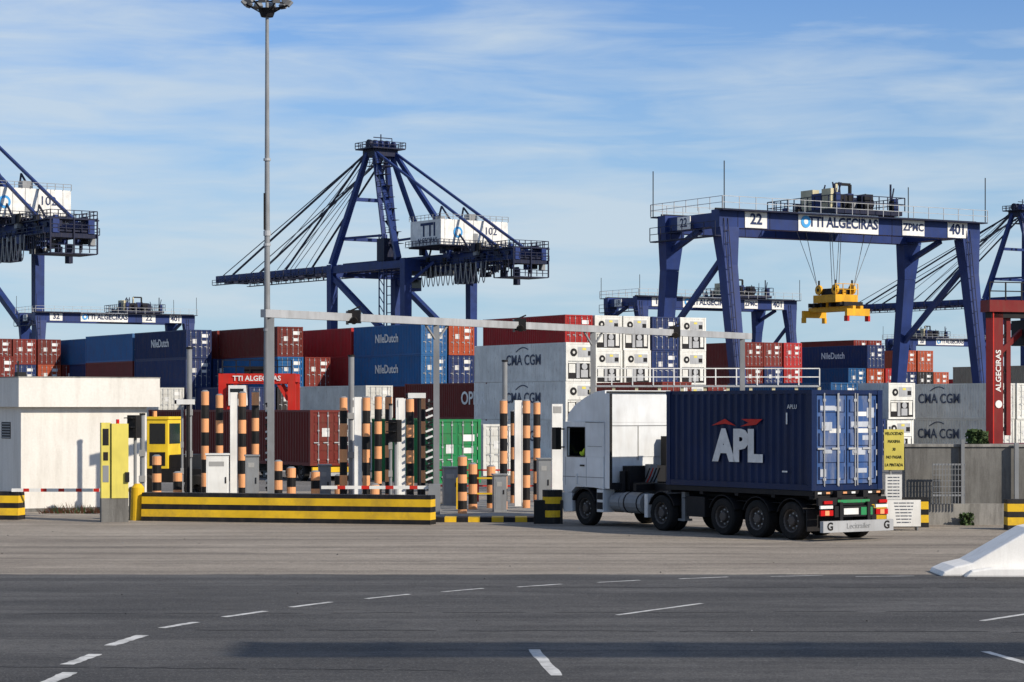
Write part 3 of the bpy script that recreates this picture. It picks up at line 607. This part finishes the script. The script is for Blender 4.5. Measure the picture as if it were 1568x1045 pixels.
for (a,c,w) in dash:
    p=Vector(gp(*a));q=Vector(gp(*c)); dd=(q-p).normalized(); n=Vector((-dd.y,dd.x))*w/2
    K=10; L_=[];R_=[]
    for i in range(K+1):
        m=p.lerp(q,i/K); L_.append((*(m-n*random.uniform(.8,1.1)),.012)); R_.append((*(m+n*random.uniform(.8,1.1)),.012))
    for i in range(K): b.add([L_[i],L_[i+1],R_[i+1],R_[i]],[(0,1,2,3)],M_mark)
b.obj('road_markings')
b=MB()
for v,u0,u1,dv in ((941,-50,1650,-4),(966,300,1650,3),(900,700,1650,1),(1022,-50,700,6)):
    p=Vector(gp(u0,v));q=Vector(gp(u1,v+dv)); n=Vector((0,.03)); N=40
    pts=[p.lerp(q,i/N)+Vector((0,random.uniform(-.06,.06))) for i in range(N+1)]
    for s,t in zip(pts,pts[1:]):
        if random.random()<.85: b.add([(*(s-n),.0115),(*(t-n),.0115),(*(t+n),.0115),(*(s+n),.0115)],[(0,1,2,3)],M_seam)
b.obj('asphalt_seams')
b=MB()
for y in (52.5,57.5,62.5): b.add([(-40,y,.0075),(40,y,.0075),(40,y+.05,.0075),(-40,y+.05,.0075)],[(0,1,2,3)],M_seam)
b.obj('apron_joints')
b=MB()
for k in range(30):
    y=random.uniform(36,66); x=random.uniform(-.23,.23)*y; r=random.uniform(.012,.025)
    b.add([(x-r,y-r,.008),(x+r,y-r*.6,.008),(x+r*.5,y+r,.008),(x,y,.008+r)],[(0,1,3),(1,2,3),(2,0,3)],M_gray if k%5==0 else M_dark)
b.obj('loose_grit')
b=MB()
for k in range(5):
    y=72+k*3; b.add([(gx(668,y),y,.009),(gx(860,y),y,.009),(gx(860,y),y+.25,.009),(gx(668,y),y+.25,.009)],[(0,1,2,3)],M_yel)
b.obj('yellow_road_markings')

# ------------------------------------------------------------------ booth
d=77.; th=math.radians(31)
e=empty('toll_booth_building',(gx(32,d),d,0),th)
b=MB()
b.bx(0,4.4,0,7,0.0,3.45,M_booth); b.bx(-.18,4.75,-.3,7.3,3.45,4.42,M_booth)
b.bx(-.012,-.002,1.0,1.9,2.4,2.95,M_dark)
for k in range(6): b.bx(-.03,-.012,1.0,1.9,2.42+k*.09,2.46+k*.09,M_gray)
b.bx(-.02,4.42,-.02,7.02,0,.12,M_conc)
b.bx(-.05,.25,.2,.5,4.42,4.6,M_dark); b.beam((.6,2,4.4),(.6,2,5.0),.05,.05,M_dark); b.bx(-.2,4.77,-.32,7.32,4.421,4.45,M_plinth)
b.obj('booth_shell',parent=e,bevel=.02)

# ------------------------------------------------------------------ barriers / kerbs
def striped_wall(name,p,q,h=.86,w=.5):
    b=MB(); p=Vector(p);q=Vector(q)
    L=(q-p).length; ang=math.atan2((q-p).y,(q-p).x)
    z=[0,.14,.36,.52,.74,h]; ms=[M_black,M_yel,M_black,M_yel,M_black]; wd=[w+.1,w+.06,w+.03,w,w-.02,w-.06]
    for i in range(5):
        a,c=wd[i]/2,wd[i+1]/2
        vs=[(0,-a,z[i]),(L,-a,z[i]),(L,a,z[i]),(0,a,z[i]),(0,-c,z[i+1]),(L,-c,z[i+1]),(L,c,z[i+1]),(0,c,z[i+1])]
        b.add(vs,([(4,5,6,7)] if i==4 else [])+[(0,1,5,4),(1,2,6,5),(2,3,7,6),(3,0,4,7)],ms[i])
    return b.obj(name,(p.x,p.y,0),ang)
striped_wall('striped_lane_barrier',(gx(222,71.4),71.4),(gx(663,69),69))
striped_wall('striped_lane_barrier',(gx(-90,72.5),72.5),(gx(33,72),72))
striped_wall('striped_lane_barrier',(gx(1330,67.5),67.5),(gx(1420,67.5),67.5),.86,.4)
striped_wall('striped_lane_barrier',(gx(1540,66),66),(gx(1640,66),66))
b=MB()
b.cyl((0,0,0),(0,0,1.0),.24,M_yel,18,.2); b.cyl((0,0,1.0),(0,0,1.12),.2,M_yel,18,.1); b.obj('barrier_nose_bollard',(gx(211,71.5),71.5,0))
b=MB()
for i,m in enumerate([M_black,M_yel,M_black,M_yel,M_black]): b.cyl((0,0,i*.2),(0,0,(i+1)*.2),.3,m,18)
b.bx(-.55,.3,-.2,.25,0,.7,M_black)
b.obj('striped_bollard',(gx(846,69.5),69.5,0))
b=MB(); x0=gx(663,70.5); x1=gx(825,70.5); n=9
for i in range(n): b.bx(x0+(x1-x0)*i/n,x0+(x1-x0)*(i+1)/n,70.3,71.2,0,.15,M_yel if i%2 else M_black)
b.bx(x0,x1,71.2,84,0,.145,M_plinth); b.obj('kerb_island')
b=MB(); b.bx(gx(225,73),gx(655,73),72.2,84,0,.15,M_plinth); b.obj('kerb_island')

# foreground nose
b=MB()
b.prism([(8.72,0),(8.78,.10),(9.0,.2),(9.35,.28),(10.55,.97),(13.2,1.5),(16,1.6),(16,0)],47.75,49.2,M_nose)
b.prism([(9.15,0),(9.3,.14),(9.7,.2),(16,.2),(16,0)],47.5,47.75,M_nose)
b.obj('white_median_nose',bevel=.04)

# ------------------------------------------------------------------ lane furniture
def striped_post(u,d,top,w=.21,n=None,white=False,name='striped_safety_post'):
    b=MB(); x=gx(u,d); c=(M_org,M_black); n=n or max(2,int(top/.40))
    for i in range(n):
        z0=top*i/n;z1=top*(i+1)/n
        b.cyl((0,0,z0),(0,0,z1),w/2,c[i%2],16)
    b.bx(-w/2-.04,w/2+.04,-w/2-.04,w/2+.04,0,.04,M_gray)
    b.cyl((0,0,top),(0,0,top+.05),w/2,M_gray,16,w/4)
    if white: b.bx(-w/2-.26,-w/2-.02,.0,.1,.2,top+.02,M_white)
    return b.obj(name,(x,d,0),math.radians(12))
for u,d_,tp,wh in ((314,76,3.95,False),(336,80,3.85,False),(371,75.5,3.9,True),(391,80,3.95,False),(526,76,3.75,False),(561,75.5,3.75,True),(579,80,3.8,False),
                (595,82,3.8,False),(628,75.5,3.7,True),(646,81,3.8,False),(771,76,3.65,False),(787,81,3.3,False),(806,77,3.65,True),(822,82,3.6,False)):
    striped_post(u,d_,tp,white=wh,w=.25)
for u,d_,tp in ((240,74,1.9),(272,75,1.35),(446,75,1.5),(483,76,1.35),(519,77,1.2),(708,73,1.9),(724,76,1.6),(574,74,1.0),(752,77,1.5),(426,80,1.6)):
    striped_post(u,d_,tp,.29,name='striped_bollard',n=max(3,int(tp/.27)))
def white_panel(u,d,z0,z1,w=.34,mat=M_white,name='lane_divider_panel'):
    b=MB(); b.bx(-w/2,w/2,-.06,.06,z0,z1,mat); b.bx(-w/2-.03,w/2+.03,-.09,.09,0,z0+.001,M_gray); b.bx(-w/2+.04,w/2-.04,-.07,-.062,z1-.3,z1-.08,M_greyp); b.obj(name,(gx(u,d),d,0),math.radians(10),bevel=.01)
white_panel(545,77,.2,3.75,.3); white_panel(612,78,.2,3.75,.26); white_panel(853,78,.2,3.55,.36); white_panel(796,80,.2,3.5,.26)
def column(u,d,top,w=.17,name='steel_pole',cap=True):
    b=MB(); b.cyl((0,0,0),(0,0,top),w/2,M_gray,12); b.cyl((0,0,0),(0,0,.05),w*1.1,M_dark,10)
    if cap: b.cyl((0,0,top),(0,0,top+.06),w*.62,M_dark,10)
    for k in (.35,.6): b.bx(-w*.6,w*.6,-w*.75,w*.2,top*k,top*k+.2,M_greyp)
    return b.obj(name,(gx(u,d),d,0))
column(290,75,5.3); column(538,77,5.1,.19); column(773,78,4.95,.17); column(218,73,3.2,.15); column(598,75,3.5,.1); column(279,78,3.5,.08)
def camarm(u,d,z,name='camera_pole'):
    b=MB(); b.cyl((0,0,0),(0,0,z),.06,M_dark,8); b.bx(-.35,.2,-.1,.1,z-.02,z+.14,M_white); b.cyl((-.35,0,z+.06),(-.42,0,z+.06),.06,M_glass,8); b.obj(name,(gx(u,d),d,0))
camarm(642,74,3.75); camarm(288,74,3.55)
def louvre(u,d,z0,z1,name='delineator_stack'):
    b=MB(); b.bx(-.03,.03,-.03,.03,0,z1,M_gray); k=0; z=z0
    while z<z1:
        b.beam((-.10,-.1,z),(.12,-.1,z+.09),.1,.06,M_white if k%3 else M_black); b.bx(-.08,.1,-.06,.0,z-.1,z-.02,M_black); z+=.22;k+=1
    b.obj(name,(gx(u,d),d,0))
louvre(412,74,.9,3.6); louvre(657,75,.9,3.7)
def tlight(u,d,z,name='traffic_signal'):
    b=MB(); b.cyl((0,0,0),(0,0,z),.05,M_gray,8); b.bx(-.16,.16,-.2,.1,z-.1,z+.6,M_black)
    for k,m in ((.08,M_dark),(.36,M_dark)):
        b.cyl((0,-.2,z+k+.05),(0,-.22,z+k+.05),.1,m,12); b.prism([(-.13,z+k+.14),(.13,z+k+.14),(.13,z+k+.17),(-.13,z+k+.17)],-.42,-.2,M_black)
    b.obj(name,(gx(u,d),d,0),math.radians(-25))
tlight(606,74,2.45); tlight(207,72,2.6)
def cabinet(u,d,w,h,mat,name='control_cabinet',z0=0.15):
    b=MB(); b.bx(-w/2,w/2,-.2,.25,z0,h,mat); b.bx(-w/2-.03,w/2+.03,-.24,.28,h,h+.05,mat); b.bx(-w/2+.04,w/2-.04,-.206,-.2,z0+.1,h-.1,mat); b.bx(w/2-.12,w/2-.08,-.225,-.206,h*.55,h*.65,M_dark); b.bx(-w/2+.08,w/2-.15,-.212,-.206,h-.35,h-.2,M_greyp)
    b.bx(-w/2,w/2,-.2,.25,0,z0,M_conc); b.obj(name,(gx(u,d),d,0),math.radians(8),bevel=.012)
cabinet(333,73.5,.7,1.95,M_white); cabinet(386,74,.42,1.9,M_gray); cabinet(833,74,.4,1.8,M_gray); cabinet(497,78,.4,1.5,M_gray); cabinet(765,74,.4,1.3,M_gray); cabinet(690,79,.5,1.4,M_gray)
e=empty('ticket_machine',(gx(175,70.5),70.5,0),math.radians(15)); b=MB()
b.bx(-.40,.40,-.2,.3,0,.72,M_conc); b.bx(-.40,-.12,-.16,.28,.72,2.98,M_yelp); b.bx(-.10,.40,-.22,.3,.72,2.95,M_yelp)
b.bx(-.36,-.18,-.17,-.16,2.3,2.8,M_dark); b.bx(-.36,-.18,-.17,-.16,1.2,1.7,M_gray); b.bx(-.34,-.2,-.175,-.16,1.85,2.1,M_black)
b.bx(-.12,-.1,-.2,.28,.72,2.96,M_dark); b.cyl((.1,0,2.95),(.1,0,3.08),.05,M_red_l,10); b.bx(.3,.42,-.3,-.22,1.2,1.5,M_dark); b.obj('machine_housing',parent=e,bevel=.015)
def boom(u0,u1,d,z,name='boom_barrier',n=9,base_right=True):
    b=MB(); x0=gx(u0,d);x1=gx(u1,d)
    for i in range(n): b.bx(x0+(x1-x0)*i/n,x0+(x1-x0)*(i+1)/n,d-.03,d+.03,z,z+.1,M_red if i%3==2 else M_white)
    xb=x1 if base_right else x0
    b.bx(xb-.15,xb+.2,d-.15,d+.25,0,z+.15,M_gray); b.obj(name)
boom(18,206,71.8,.86,n=21); boom(492,664,72.5,.92,n=14)
b=MB(); rnd=random.Random(3); M_weed=paint('dry_weed',(.12,.05,.03),.9,0,.2); M_leaf=paint('leaf',(.05,.09,.03),.8,0,.3)
for k in range(160):
    x=gx(60+rnd.random()*95,76);y=75.9+rnd.random()*.6; h=.15+rnd.random()*.3*(1-abs(x-gx(110,76))/1.4); b.add([(x,y,0),(x+.04,y,0),(x+rnd.uniform(-.2,.2),y-.1,h)],[(0,1,2)],M_weed if k%3 else M_leaf)
b.obj('dry_weeds')

# overhead gantry
e=empty('lane_gantry'); b=MB()
P0=Vector((-7.78,73.5));DV=Vector((17.54,23.8))
def gpt(k,z): p=P0+DV*k; return (p.x,p.y,z)
b.beam(gpt(0,6.38),gpt(1.005,6.38),.22,.25,M_galv)
for k in (.012,.296,.617,.985):
    b.beam(gpt(k,0),gpt(k,6.25),.2,.2,M_gray); b.beam(gpt(k,0),gpt(k,.05),.5,.5,M_dark)
for k in (.296,.617):
    b.beam(gpt(k,5.7),gpt(k+.02,6.25),.06,.06,M_gray); b.beam(gpt(k,5.7),gpt(k-.02,6.25),.06,.06,M_gray)
for k in (.1495,.461,.81):
    x,y,z=gpt(k,6.38); b.bx(x-.2,x+.2,y-.28,y+.3,6.2,6.62,M_dark); b.cyl((x,y-.3,6.3),(x,y-.42,6.25),.12,M_black,10); b.beam((x-.15,y,6.6),(x+.2,y,6.75),.05,.05,M_dark)
    b.bx(x-.28,x-.2,y-.1,y+.1,6.15,6.6,M_gray)
b.obj('gantry_frame',parent=e)

# high mast
b=MB(); d=116.; zt=23.4
b.cyl((0,0,0),(0,0,12),.19,M_gray,16,.135); b.cyl((0,0,12),(0,0,zt+.4),.135,M_gray,16,.08)
for k in range(4): b.cyl((0,0,3+k*4.2),(0,0,3.12+k*4.2),.18,M_galv,12)
b.cyl((0,0,11.9),(0,0,12.15),.18,M_galv,12); b.bx(-.16,-.08,-.16,.16,12.2,14,M_dark)
for r,z in ((1.0,zt-.1),(.75,zt+.55)):
    n=20
    for i in range(n):
        a=2*math.pi*i/n;c=2*math.pi*(i+1)/n
        b.beam((r*math.cos(a),r*math.sin(a),z),(r*math.cos(c),r*math.sin(c),z),.07,.07,M_dark)
for i in range(6):
    a=math.pi*i/3; b.beam((.1*math.cos(a),.1*math.sin(a),zt-.6),(1.0*math.cos(a),1.0*math.sin(a),zt-.1),.06,.06,M_dark)
b.cyl((0,0,zt-.7),(0,0,zt-.3),.3,M_dark,12,.45)
for i in range(10):
    a=2*math.pi*i/10+.2; x=1.08*math.cos(a);y=1.08*math.sin(a)
    b.beam((x*.92,y*.92,zt+.1),(x*1.1,y*1.1,zt-.08),.36,.28,M_gray); b.beam((x*.72,y*.72,zt+.7),(x*.9,y*.9,zt+.55),.32,.24,M_gray)
b.obj('high_mast_light',(gx(409,d),d,0))

# ------------------------------------------------------------------ right hand wall, signs
b=MB(); x0=gx(1386,69);x1=x0+16
b.bx(x0,x1,69,69.5,.62,2.28,M_conc); b.bx(x0-.05,x1,68.75,69.6,0,.62,M_plinth); b.bx(x0-.04,x1,68.95,69.56,2.281,2.36,M_plinth)
for k in range(6): b.bx(x0+1.6+k*2.6,x0+1.63+k*2.6,68.985,69.0,.63,2.27,M_dark)
b.bx(gx(1470,69),gx(1470,69)+.1,68.8,68.9,.6,2.5,M_gray); b.bx(gx(1551,69),gx(1551,69)+.12,68.75,68.87,.6,2.4,M_gray)
b.obj('concrete_wall')
b=MB(); xx=gx(1428,68.5)
b.bx(xx,xx+.95,68.5,68.52,.85,.9,M_gray); b.bx(xx,xx+.95,68.5,68.52,1.75,1.8,M_gray)
for k in range(11): b.bx(xx+k*.093,xx+k*.093+.015,68.49,68.53,.62,1.8,M_gray)
for k in range(5): b.bx(xx,xx+.95,68.485,68.49,.95+.17*k,.965+.17*k,M_gray)
b.obj('steel_cage_panel')
def shrub(x,y,z,r,name='shrub',n=500):
    b=MB(); rnd=random.Random(int(x*100))
    for k in range(6): b.beam((0,0,0),(rnd.uniform(-r,r)*.6,rnd.uniform(-r,r)*.6,r*rnd.uniform(.8,1.6)),.03,.03,M_weed)
    for k in range(n):
        a=rnd.random()*6.28; rr=r*math.sqrt(rnd.random())*(.6+.5*math.sin(3*a+x)**2); h=rnd.random()*1.7*r
        c=Vector((rr*math.cos(a),rr*math.sin(a),h)); u_=Vector((rnd.uniform(-1,1),rnd.uniform(-1,1),rnd.uniform(-1,1))).normalized()*.06; v_=Vector((rnd.uniform(-1,1),rnd.uniform(-1,1),rnd.uniform(-1,1))).normalized()*.06
        b.add([c-u_,c+v_,c+u_,c-v_],[(0,1,2,3)],M_leaf)
    b.obj(name,(x,y,z))
shrub(gx(1492,69.25),69.25,2.36,.24); shrub(gx(1503,69.25),69.25,2.36,.2); shrub(gx(1487,67.8),68.5,0,.2,n=200)
e=empty('speed_notice_sign',(gx(1369,66),66,0)); b=MB()
b.cyl((-.1,.06,0),(-.1,.06,2.9),.04,M_gray,8); b.bx(-.28,.28,0,.03,1.68,2.82,M_yelp); b.bx(-.24,.22,0,.03,.85,1.55,M_white); b.obj('sign_boards',parent=e)
for k,t in enumerate(('VELOCIDAD','MAXIMA','30','NO PASAR','LA PINTADA')): text(t,e,(0,-.006,2.7-.22*k),0,.12,M_black,bold=0,xs=.75)
for k in range(7): text('xxxxx xxxx xx',e,(-.01,-.006,1.48-.09*k),0,.055,M_greytext,bold=0)
e=empty('notice_board',(gx(1384,65.5),65.5,0),math.radians(4)); b=MB()
b.bx(-.48,.48,0,.03,.12,.86,M_white); b.bx(-.42,-.38,.03,.3,0,.7,M_gray); b.bx(.38,.42,.03,.3,0,.7,M_gray); b.obj('board',parent=e)
for k in range(7): text('xxxx xxxxxxx xxx xxxx'[:20-k],e,(0,-.006,.78-.09*k),0,.06,M_greytext,bold=0)

b=MB(); d=152.; x0=gx(905,d); x1=gx(1255,d); z=4.75
b.bx(x0,x1,d,d+1.2,z,z+.12,M_galv); b.rail((x0,d,z+.1),(x1,d,z+.1),1.1,1.3,.035,M_white)
n=10
for k in range(n+1):
    x=x0+(x1-x0)*k/n; b.beam((x,d+.2,0),(x,d+.2,z),.2,.2,M_crm)
    if k<n and k%2: b.beam((x,d+.2,1),(x+(x1-x0)/n,d+.2,z-.2),.1,.1,M_galv)
b.bx(x0,x1,d-.05,d+.1,z-.5,z-.3,M_crm); b.obj('reefer_access_walkway')

def portal(u0,u1,d,zt,sign,name='straddle_carrier',m=M_red,w=.6,cab=True):
    x0=gx(u0,d);x1=gx(u1,d); e=empty(name,(x0,d,0)); b=MB(); L=x1-x0
    for y in (0,2.6):
        for x in (0,L): b.beam((x,y,.8),(x,y,zt-.5),w,w,m); b.wheel(x+.2,y,.6,.6,.35)
        b.beam((-w/2,y,zt-.3),(L+w/2,y,zt-.3),.4,.6,m); b.beam((w/2,y,zt-1.6),(w*1.8,y,zt-.6),.2,.2,m); b.beam((L-w/2,y,zt-1.6),(L-w*1.8,y,zt-.6),.2,.2,m)
    for x in (0,L): b.beam((x,0,zt-.3),(x,2.6,zt-.3),.4,.4,m); b.beam((x,-1,.9),(x,3.6,.9),.4,.5,m)
    b.bx(L*.3,L*.7,.4,2.2,zt,zt+.4,M_dark); b.bx(L*.25,L*.75,-.25,-.22,zt-.52,zt-.1,m)
    b.rail((0,-.2,zt),(L,-.2,zt),.8,.8,.03,M_dark)
    if cab: b.bx(.4,1.4,-.5,.8,zt-1.9,zt-.7,M_white); b.bx(.5,1.3,-.51,-.5,zt-1.5,zt-.9,M_glass)
    b.obj('carrier_frame',parent=e); text(sign,e,(L*.5,-.26,zt-.3),0,.42,M_white); return e
portal(341,447,140,5.45,'TTI ALGECIRAS',w=.45)
d=120.; e=empty('red_reach_stacker',(gx(1524,d),d,0),math.radians(20)); b=MB()
b.bx(-.28,.28,-.3,.3,.9,8.6,M_dred); b.bx(-.34,-.28,-.34,.34,.9,8.6,M_red); b.bx(.6,.85,-.1,.15,2,8.6,M_dred)
for k in range(7): b.beam((.28,0,2+k*.95),(.6,0,2.5+k*.95),.08,.08,M_dark)
b.bx(-.6,5,-.45,.45,8.3,8.9,M_dred); b.bx(-.4,4.5,-.3,.3,8.0,8.3,M_dark); b.beam((.3,0,6.3),(2.6,0,8.2),.25,.25,M_dred)
b.bx(1.5,3.5,-.9,.9,6.6,7.9,M_dark); b.bx(-1,5,-1.3,1.3,.6,1.6,M_dred); b.rail((-.6,-.45,8.9),(5,-.45,8.9),.9,.8,.03,M_dark)
for x in (-.4,3.6): b.wheel(x,-1.3,.7,.7,.5,-1); b.wheel(x,1.3,.7,.7,.5)
b.obj('stacker_body',parent=e); text('ALGECIRAS',e,(0,-.32,5.3),0,.42,M_white,ry=-math.pi/2)
b=MB(); b.cyl((0,-.31,3.6),(0,-.34,3.6),.2,M_white,12); b.obj('logo_disc',parent=e)

e=empty('yellow_terminal_tractor',(gx(225,86),86,0),math.radians(-10)); b=MB()
b.bx(0,.8,0,1.6,1.2,3.0,M_ylw3); b.bx(-.04,.84,-.04,1.64,3.0,3.1,M_ylw3); b.bx(.1,.7,-.01,0,2.1,2.85,M_glass); b.bx(.801,.81,.15,1.4,2.1,2.85,M_glass); b.bx(.1,.7,-.012,-.002,1.3,1.8,M_dark)
b.bx(-.5,2.6,0,2.4,.7,1.2,M_dark); b.bx(.83,1.5,.1,2.3,1.2,1.7,M_dark); b.wheel(0,0,.5,.5,.35); b.wheel(2,0,.5,.5,.35); b.cyl((.2,.3,3.1),(.2,.3,3.3),.08,M_org,8); b.obj('tractor_body',parent=e,bevel=.03)
b=MB(); x0=gx(668,82); x1=gx(860,82)
b.rail((x0,82,.15),(x1,82,.15),1.1,1.2,.03,M_red,True); b.rail((gx(700,76),76,.15),(gx(760,76),76,.15),1.0,.7,.03,M_yel,True); b.obj('pedestrian_guard_rail')

# unseen slatted frame, added high on the right to cast the road's soft shadow band
e=empty('added_shadow_slats'); b=MB()
for k in range(5): b.bx(23,70,12.3+k*.42,12.3+k*.42+.24,20.0,20.12,M_gray)
for k in range(24): b.bx(23+k*2,23.08+k*2,12.2,14.3,20.12,20.25,M_gray)
b.bx(69,70,12.9,13.6,0,20,M_gray); b.obj('shadow_slat_frame',parent=e)

# ------------------------------------------------------------------ light, sky, camera
EL=math.radians(31)
tosun=Vector((.80*math.cos(EL),-.60*math.cos(EL),math.sin(EL)))
s=bpy.data.lights.new('sun','SUN'); s.energy=5.0; s.angle=math.radians(.5); s.color=(1,.90,.76)
so=bpy.data.objects.new('sun',s); sc.collection.objects.link(so); so.rotation_euler=(-tosun).to_track_quat('-Z','Y').to_euler()
w=bpy.data.worlds.new('World'); sc.world=w; w.use_nodes=True; nt=w.node_tree; nt.nodes.clear()
out=nt.nodes.new('ShaderNodeOutputWorld'); bg=nt.nodes.new('ShaderNodeBackground'); sky=nt.nodes.new('ShaderNodeTexSky')
sky.sky_type='NISHITA'; sky.sun_disc=False; sky.sun_elevation=EL; sky.sun_rotation=math.atan2(.8,-.6); sky.air_density=1.0; sky.dust_density=.3; sky.ozone_density=3.5
tc=nt.nodes.new('ShaderNodeTexCoord')
def wn(scale3,scale,det,rough,dist=0,rot=(0,0,0)):
    mp=nt.nodes.new('ShaderNodeMapping'); mp.inputs['Scale'].default_value=scale3; mp.inputs['Rotation'].default_value=rot; nt.links.new(tc.outputs['Generated'],mp.inputs[0])
    n=nt.nodes.new('ShaderNodeTexNoise'); n.inputs['Scale'].default_value=scale; n.inputs['Detail'].default_value=det; n.inputs['Roughness'].default_value=rough; n.inputs['Distortion'].default_value=dist
    nt.links.new(mp.outputs[0],n.inputs['Vector']); return n.outputs['Fac']
n1=wn((1,1,5),3.6,5,.5,.5,(0,math.radians(5),0)); n2=wn((1,1,7),11,6,.55,.4,(0,math.radians(7),0))
a=nt.nodes.new('ShaderNodeMath'); a.operation='MULTIPLY_ADD'; nt.links.new(n2,a.inputs[0]); a.inputs[1].default_value=.42
m1=nt.nodes.new('ShaderNodeMath'); m1.operation='MULTIPLY'; nt.links.new(n1,m1.inputs[0]); m1.inputs[1].default_value=.58; nt.links.new(m1.outputs[0],a.inputs[2])
cf=ramp(nt,a.outputs[0],.43,.60,0.0,.70)
sm=nt.nodes.new('ShaderNodeVectorMath'); sm.operation='MULTIPLY'; sm.inputs[1].default_value=(.074,.092,.124); nt.links.new(sky.outputs[0],sm.inputs[0])
sep=nt.nodes.new('ShaderNodeSeparateXYZ'); nt.links.new(tc.outputs['Generated'],sep.inputs[0])
hz=ramp(nt,sep.outputs[2],0.0,.18,.85,0.0)
base=mix(nt,hz,sm.outputs[0],(.44,.62,.76))
c=mix(nt,cf,base,(.62,.71,.78))
nt.links.new(c,bg.inputs[0]); bg.inputs[1].default_value=1.0
nt.links.new(bg.outputs[0],out.inputs[0])
cam=bpy.data.cameras.new('camera'); co=bpy.data.objects.new('camera',cam); sc.collection.objects.link(co)
co.location=(0,0,H); co.rotation_euler=(math.pi/2,0,0); cam.sensor_width=36; cam.lens=36*F/1568; cam.shift_y=(HV-522.5)/1568
cam.clip_start=.5; cam.clip_end=20000; sc.camera=co
sc.view_settings.view_transform='Standard'; sc.view_settings.look='None'; sc.view_settings.exposure=0
